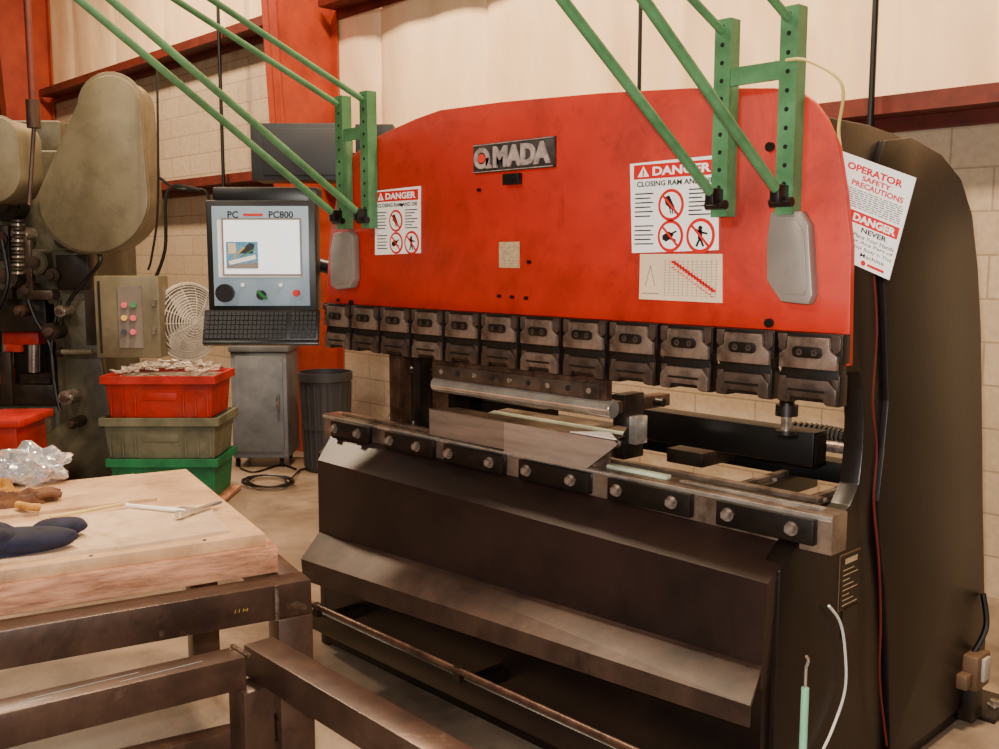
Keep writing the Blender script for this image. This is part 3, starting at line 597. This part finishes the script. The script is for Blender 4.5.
# hanging air line
b=B();q=onD(27,0,6.2);b.cyl((q.x,q.y,6),(q.x,q.y,onD(0,100,6.2).z),.02,girt);b.cyl((q.x,q.y,onD(0,100,6.2).z),(q.x,q.y,onD(0,128,6.2).z),.04,rust);b.tube([V((q.x,q.y,onD(0,128,6.2).z)),onD(32,160,6.2),onD(29,205,6.2)],.013,rust);b.done("air_line",label="brown air line dropping from the ceiling",category="pipe")
b=B();b.tube([onD(x,y,6.9) for x,y in ((160,178),(175,188),(192,190),(206,192),(212,215))],.01,black,n=6);b.done("hanging_cable",label="thin black cable looping toward the pendant",category="cable")
b=B();b.tube([onD(x,y,6.5) for x,y in ((157,60),(158,200),(152,255),(148,270))],.008,black,n=6);b.done("hanging_cable",label="thin black cable hanging down near the wall",category="cable")
# ---------- bins
R=Matrix((RT,FH,Z)).transposed()
def bin_(x0,x1,D,z0,h,mat,label,open_=True):
    c0=onD(x0,450,D);c1=onD(x1,450,D);w=(c1-c0).length;c=(c0+c1)/2;c.z=z0;c=c+FH*.22
    b=B();g=bmesh.new()
    def ring(wx,wy,z): return [g.verts.new(c+R@V((sx*wx/2,sy*wy/2,z))) for sx,sy in ((-1,-1),(1,-1),(1,1),(-1,1))]
    rs=[ring(w*.88,.40,0),ring(w*.93,.43,h-.05),ring(w*.93,.43,h-.05),ring(w,.48,h-.05),ring(w,.48,h),ring(w*.95,.44,h),ring(w*.86,.38,.015)]
    g.faces.new(rs[0][::-1]);g.faces.new(rs[-1])
    for a,d in zip(rs,rs[1:]):
        for i in range(4): g.faces.new((a[i],a[(i+1)%4],d[(i+1)%4],d[i]))
    bmesh.ops.recalc_face_normals(g,faces=g.faces);b._m(g,mat)
    for k in (0,1,2,6,7,8): b.box(c+R@V((-w*.42+k*w*.105,-.210,h*.45)),(.010,.012,h*.8),mat,R=R)
    b.box(c+R@V((0,-.208,h*.5)),(w*.3,.01,.05),mat,R=R,bev=.003)
    b.done("storage_bin",label=label,category="bin",group="stacked bins");return c,w
D=6.3
z1=onD(0,500,D).z;z2=onD(0,459,D).z;z3=onD(0,418,D).z;z4=onD(0,376,D).z
b=B();c=onD(166,450,D);c.z=0;c=c+FH*.22
b.box(c+Z*(z1-.012),(.72,.46,.02),wood,R=R)
for x in (-.3,0,.3): b.box(c+RT*x+Z*((z1-.022)/2),(.09,.42,z1-.022),wood,R=R)
b.done("wood_stand",label="low timber stand under stacked bins",category="stand")
bin_(106,218,D,z1,z2-z1,bingreen,"green plastic bin at the bottom of the stack")
bin_(101,220,D,z2,z3-z2,bingrey,"dull grey-green plastic bin in the middle of the stack")
c,w=bin_(104,218,D,z3,z4-z3,binred,"red plastic bin on top filled with metal offcuts")
b=B();b.box(c+Z*((z4-z3)*.5),(w*.86,.38,(z4-z3)*.85),scrapm,R=R);b.done("offcut_pile",label="heap of small metal offcuts inside the red bin",category="scrap metal",kind="stuff")
b=B();b.box((0,0,0),(.085,.03,.008),scrapm,bev=.002);b.box((.025,.0,.006),(.025,.045,.01),scrapm);so=b.done("metal_offcut",label="small silvery metal offcut in the red bin",category="scrap metal",group="offcuts in the bin")
i=0
for gx in range(9):
    for gy in range(6):
        o=so if i==0 else so.copy()
        if i: COL.objects.link(o)
        i+=1
        a=(-.4+.1*gx)*w*.95+random.uniform(-.01,.01);d=-.17+.068*gy
        o.location=c+R@V((a,d,(z4-z3)*.97+.035*(1-(a/(.45*w))**2)+random.uniform(0,.02)+.014*(i%2)))
        o.rotation_euler=(random.uniform(-.3,.3),random.uniform(-.3,.3),random.uniform(0,6.3))
b=B();b.fb(-30,424,16,470,6.0,.4,binred,bev=.01);b.fb(-34,420,20,428,5.97,.46,binred,bev=.008);
q=onD(-10,470,6.0);b.box((q+FH*.2).xy.to_3d()+Z*(q.z/2),(.3,.4,q.z),pdark,R=R);b.done("storage_bin",label="red plastic bin on a dark pedestal near the punch press",category="bin")
# ---------- fan
fp=onD(188,470,6.95);fp.z=0
FN=E("pedestal_fan",fp,label="grey pedestal fan with round wire guard",category="fan")
cf=onD(188,322,6.9);ca,sa=math.cos(.85),math.sin(.85)
RTf=RT*ca+FH*sa;FHf=FH*ca-RT*sa
b=B()
for k in range(13): 
    r=.04+.0185*k; b.tube([cf+RTf*(r*math.cos(a*.3927))+Z*(r*math.sin(a*.3927))-FHf*(.09*(1-(r/.27)**2)) for a in range(17)],.004 if k<12 else .013,fanm,n=6,sm=2)
for k in range(14):
    a=k*math.pi/7;b.tube([cf-FHf*.095,cf+(RTf*math.cos(a)+Z*math.sin(a))*.14-FHf*.07,cf+(RTf*math.cos(a)+Z*math.sin(a))*.26],.003,fanm,n=4,sm=2)
b.lathe(cf,[(.26,0),(.25,.06),(.09,.12),(.0,.12)],fanm,R=Matrix((RTf,Z,FHf)).transposed());b.done("wire_guard",FN)
for k in range(3):
    b=B();a=k*2.094;d=RTf*math.cos(a)+Z*math.sin(a);e=d.cross(FHf);b.prism([cf+d*.03-e*.03,cf+d*.2-e*.09,cf+d*.22+e*.03,cf+d*.03+e*.03],FHf*.01,fanm);b.done("blade",FN)
b=B();b.cyl(cf+FHf*.12,cf+FHf*.22,.06,fanm,bev=.01);b.done("motor",FN)
b=B();q=cf+FHf*.17;b.cyl((q.x,q.y,.03),(q.x,q.y,q.z-.05),.02,fanm);b.cyl((q.x,q.y,0),(q.x,q.y,.03),.16,canm,n=32);b.done("stand",FN)
# ---------- cabinet and trash can
cq=onD(257,442,7.45);cq.z=0
CB=E("metal_cabinet",cq,label="small grey metal cabinet on casters",category="cabinet")
b=B();b.fb(230,350,286,458,7.45,.42,cabg,bev=.006);b.fb(228,346,288,352,7.43,.46,cabg,bev=.004);b.done("body",CB)
b=B();b.fb(234,356,282,452,7.44,.02,cabg,bev=.004);d=b.done("door",CB);b=B();b.fb(276,395,279,412,7.41,.02,bolt);b.done("handle",d)
zz=onD(0,458,7.45).z
for x in (236,280):
    for dd in (.05,.38):
        b=B();q=onD(x,446,7.45)+FH*dd;b.cyl(q.xy.to_3d()+Z*.03-RT*.012,q.xy.to_3d()+Z*.03+RT*.012,.03,black);b.box(q.xy.to_3d()+Z*(zz/2+.03),(.03,.03,max(zz-.05,.02)),black,R=R)
        b.done("caster",CB)
q=onD(327,450,7.4);b=B();pr=[(0,0),(.19,0),(.2,.01),(.215,.3),(.215,.32),(.225,.32),(.225,.36),(.22,.36),(.235,.68),(.25,.68),(.25,.74),(.235,.74),(.2,.05),(0,.05)]
b.lathe((q.x,q.y,0),[(r_*.8,z_) for r_,z_ in pr],canm,n=36)
for k in range(24):
    a=k*math.pi/12;b.cyl((q.x+.162*math.cos(a),q.y+.162*math.sin(a),.03),(q.x+.186*math.cos(a),q.y+.186*math.sin(a),.66),.008,canm,n=6)
b.done("trash_can",label="dark grey ribbed plastic trash can near the red column",category="trash can")
# electrical boxes hung on the wall
b=B();b.fb(250,123,345,180,6.9,.35,slate,bev=.004);b.fb(262,128,340,175,6.89,.02,slate,bev=.003)
q=onD(285,150,7.2);b.bb((q.x-.02,q.y,q.z-.02),(q.x+.02,WY+.008,q.z+.02),pdark);b.done("electrical_enclosure",label="dark slate electrical enclosure bracketed from the wall",category="electrical box")
b=B();b.fb(355,124,393,170,5.6,.3,slate,bev=.004);q=onD(375,150,5.85);b.bb((q.x-.02,q.y,q.z-.02),(q.x+.02,WY,q.z+.02),pdark);b.done("electrical_enclosure",label="dark slate electrical cabinet behind the press brake",category="electrical box")
# floor cables
b=B();pp=[]
for i in range(60): a=i*.42; pp.append(onZ(268+22*math.cos(a)*(1+.2*math.sin(i)),481+6*math.sin(a),.012+.0004*i))
b.tube(pp+[onZ(300,470,.012),onZ(316,466,.012)],.007,black,n=6,sm=2);b.done("floor_cable",label="coiled black cable lying on the floor",category="cable")
b=B();b.tube([onZ(x,y,.01) for x,y in ((240,468),(255,472),(280,465),(296,469))],.007,black,n=6);b.done("floor_cable",label="loose black cable lying along the floor",category="cable")
# ---------- timber table
zt=.80
C=onZ(278,534,zt);a_=(onZ(0,573,zt)-C).normalized();b_=Z.cross(a_)
if b_.dot(FH)<0:b_=-b_
R1=Matrix((a_,b_,Z)).transposed()
def L1(x,y,z): return V((C.x,C.y,0))+a_*x+b_*y+Z*z
TB=E("work_table",L1(.8,.5,0),label="scuffed welded steel tube table carrying heavy timbers",category="table")
zf=.685;off=onZ(312,580,zf);e=off-V((C.x,C.y,zf));ox,oy=e.dot(a_),e.dot(b_)
b=B()
b.box(L1(ox+.9,oy+.05,zf-.05),(1.8,.09,.10),rust,R=R1,bev=.004);b.box(L1(ox+.9,oy+1.15,zf-.05),(1.8,.09,.10),rust,R=R1,bev=.004)
for x in (.045,.9,1.75): b.box(L1(ox+x,oy+.6,zf-.052),(.09,1.0,.096),rust,R=R1,bev=.004)
b.box(L1(ox+.9,oy+.05,.25),(1.7,.06,.06),rust,R=R1,bev=.004)
b.tube([L1(ox+.103,oy+.001,zf-.1),L1(ox+.103,oy+.001,zf)],.006,weld,n=6,sm=0)
p=PL(b,L1(ox+.22,oy+.005,zf-.06),-a_,Z)
for k in range(4): p.line(.011*k,.0,.011*k+.003,.010,.0012,yellowc)
p.line(.024,.005,.034,.005,.0012,yellowc)
b.done("table_frame",TB)
for x,y in ((.05,.05),(1.7,.05),(.05,1.15),(1.7,1.15)):
    b=B();b.box(L1(ox+x,oy+y,(zf-.1)/2),(.1,.1,zf-.1),rust,R=R1,bev=.004);b.done("leg",TB)
for k in range(4):
    b=B();b.box(L1(.8+.01*(k%2),.135+.272*k,(zf+.765)/2),(1.6,.265,.765-zf),wood,R=R1,bev=.004);b.done("timber_plank",label="rough sawn heavy timber lying on the steel table",category="timber",group="timbers on the table")
b=B();b.box(L1(.83,.53,.7825),(1.6,1.02,.035),ply,R=R1,bev=.003);b.box(L1(.95,.79,.805),(1.45,.42,.01),ply,R=R1)
b.prism([L1(.12,.08,.8),L1(.4,.06,.8),L1(.7,.09,.8),L1(1.5,.1,.8),L1(1.5,.42,.8),L1(.9,.42,.8),L1(.75,.46,.8),L1(.55,.47,.8),L1(.3,.48,.8),L1(.1,.42,.8)],Z*.009,plyt)
for k in range(5): b.cyl(L1(.2+.3*k,.04,.8),L1(.2+.3*k,.04,.802),.006,black,n=8)
b.done("plywood_board",label="worn stained tan plywood board on top of the timbers",category="board")
# things on table
TT=.811
b=B()
b.sph(onZ(22,551,TT)+Z*.03,.06,navy,scl=(2.3,1.05,.55),R=R1@Matrix.Rotation(.12,3,'Z'),sub=4,nz=.14,nf=1.3,seed=1.4)
b.sph(onZ(-45,560,TT)+Z*.045,.09,navy,scl=(1.8,1.1,.55),R=R1,sub=4,nz=.16,nf=1.4,seed=4.4)
b.sph(onZ(60,536,TT)+Z*.026,.05,navy,scl=(1.5,1.0,.55),R=R1@Matrix.Rotation(.25,3,'Z'),sub=4,nz=.12,nf=1.3,seed=2.4)
b.heap(onZ(10,548,TT),.15,.09,.035,navy,R1,seed=1.3,fold=1.8,amp=.5);b.done("navy_sleeve",label="rounded navy blue cloth sleeve lying on the board",category="clothing")
GL=B();GL.heap(onZ(14,504,TT),.12,.05,.05,leather,R1,seed=2.2,fold=1.6,amp=.5)
for k in range(4):
    s0=onZ(36,501,TT)+b_*(-.035+.022*k)+Z*.02; GL.tube([s0,s0-a_*.04+Z*.006,s0-a_*(.065+.01*(k%2))-Z*.006],.011,leather,n=10)
GL.tube([onZ(18,509,TT)+Z*.014,onZ(30,512,TT)+Z*.016,onZ(40,511,TT)+Z*.012],.012,leathy,n=10)
GL.heap(onZ(2,497,TT),.05,.045,.065,leathy,R1,seed=6.2,fold=2,amp=.5)
GL.done("work_glove",label="brown and yellow leather work glove on the board",category="glove")
b=B();q=onZ(38,482,TT);b.sph(q+Z*.06,.085,plastic,scl=(1.15,.9,.7),R=R1,sub=4,nz=.9,nf=2.2,seed=5);b.sph(q+Z*.05-a_*-.09,.05,plastic,scl=(1.15,.9,.8),R=R1,sub=4,nz=.9,nf=2.2,seed=9);b.done("plastic_bag",label="crumpled clear plastic bag on the board",category="bag")
b=B();b.tube([onZ(50,517,TT+.006),onZ(85,511,TT+.006),onZ(128,503,TT+.006)],.005,cord,n=6,sm=0);b.done("thin_stick",label="thin wooden stick on the board",category="stick")
b=B();p0=onZ(126,505,TT+.006);p1=onZ(185,511,TT+.006);b.tube([p0,p1],.006,white,n=8);p2=onZ(220,503,TT+.005);p3=onZ(180,517,TT+.005)
d=(p2-p3).normalized();n_=Z.cross(d);b.prism([p3-n_*.008,p2-n_*.008,p2+n_*.008,p3+n_*.008],Z*.008,steel);b.cyl(p3,p3+Z*.018,.014,steel);b.prism([p1-n_*.03,p1-n_*.03+d*.02,p1+n_*.03+d*.02,p1+n_*.03],Z*.008,steel);b.done("combination_square",label="small steel measuring square with white handle",category="hand tool")
# ---------- foreground tube frame
zt=.60;C2=onZ(232,646,zt);d2=(onZ(0,698,zt)-C2).normalized();e2=(onZ(430,735,zt)-onZ(262,640,zt)).normalized()
FR=E("steel_tube_frame",V((C2.x,C2.y,0)),label="low welded square-tube steel frame",category="steel frame")
def bar(p,d,l,s):
    d=d.normalized();n=Z.cross(d);Rm=Matrix((d,n,Z)).transposed();b=B();b.box(p+d*l/2-Z*s/2,(l,s,s),rust,R=Rm,bev=.005);return b
s=.085
cc=V((C2.x,C2.y,zt))
b=bar(cc+e2*.045,d2,1.3,s)
p=PL(b,cc+e2*.045+Z*.0,d2,Z.cross(d2));
if p.n.z<0: p=PL(b,cc+e2*.045,d2,-Z.cross(d2))
for x0,y0,x1,y1 in ((.1,.01,.3,.02),(.25,-.01,.5,.0),(.45,.02,.6,.012)): p.line(x0,y0,x1,y1,.002,paintst)
b.done("cross_tube",FR)
b=bar(onZ(258,640,zt),e2,1.1,s)
b.tube([cc+e2*.0+Z*.001,cc+e2*.09+Z*.001],.006,weld,n=6,sm=0)
b.done("side_tube",FR)
R2=Matrix((e2,Z.cross(e2),Z)).transposed()
for q in (onZ(250,652,zt),onZ(250,652,zt)+e2*1.0,cc+d2*1.2+e2*.045):
    b=B();b.box((q.x,q.y,(zt-s)/2),(s,s,zt-s),rust,R=R2,bev=.005);b.done("leg",FR)
# rod tool beside machine
b=B();q=onX(806,668,-1.2);b.cyl((q.x,q.y,0),(q.x,q.y,q.z-.05),.010,rodg,n=14,bev=.002);b.cyl((q.x,q.y,q.z-.05),(q.x,q.y,q.z),.004,steel);b.tube([V((q.x,q.y,q.z)),V((q.x,q.y+.01,q.z+.015)),V((q.x,q.y,q.z+.03))],.004,steel,n=6);b.done("handle_rod",label="thin pale green rod standing beside the machine",category="hand tool")
# ---------- lights
wd=bpy.data.worlds.new("world");sc.world=wd;wd.use_nodes=True;bg=wd.node_tree.nodes["Background"];bg.inputs[0].default_value=(1,.82,.62,1);bg.inputs[1].default_value=.15
def area(loc,tgt,size,e,col,nm):
    l=bpy.data.lights.new(nm,'AREA');l.shape='RECTANGLE';l.size=size[0];l.size_y=size[1];l.energy=e;l.color=col;o=bpy.data.objects.new(nm,l);COL.objects.link(o);o.location=loc
    o.rotation_euler=(V(tgt)-V(loc)).to_track_quat('-Z','Y').to_euler()
for i,x in enumerate((-9,-5,-1)):
    area((x,2.7,5.8),(x,3.3,0),(.8,.4),450,(1,.76,.50),"high_bay_lamp")
area((-2.5,-3,5),(-3,3,1.5),(1.2,.8),150,(1,.86,.68),"fill_light")  # unseen fill lamp high beside the camera, with no door behind it
l=bpy.data.lights.new("camera_flash",'AREA');l.size=.06;l.energy=125;l.color=(1,.94,.86);o=bpy.data.objects.new("camera_flash",l);COL.objects.link(o);o.matrix_world=Matrix.Translation(CAM+Z*.10-RT*.06-FH*.05)@m3.to_4x4()
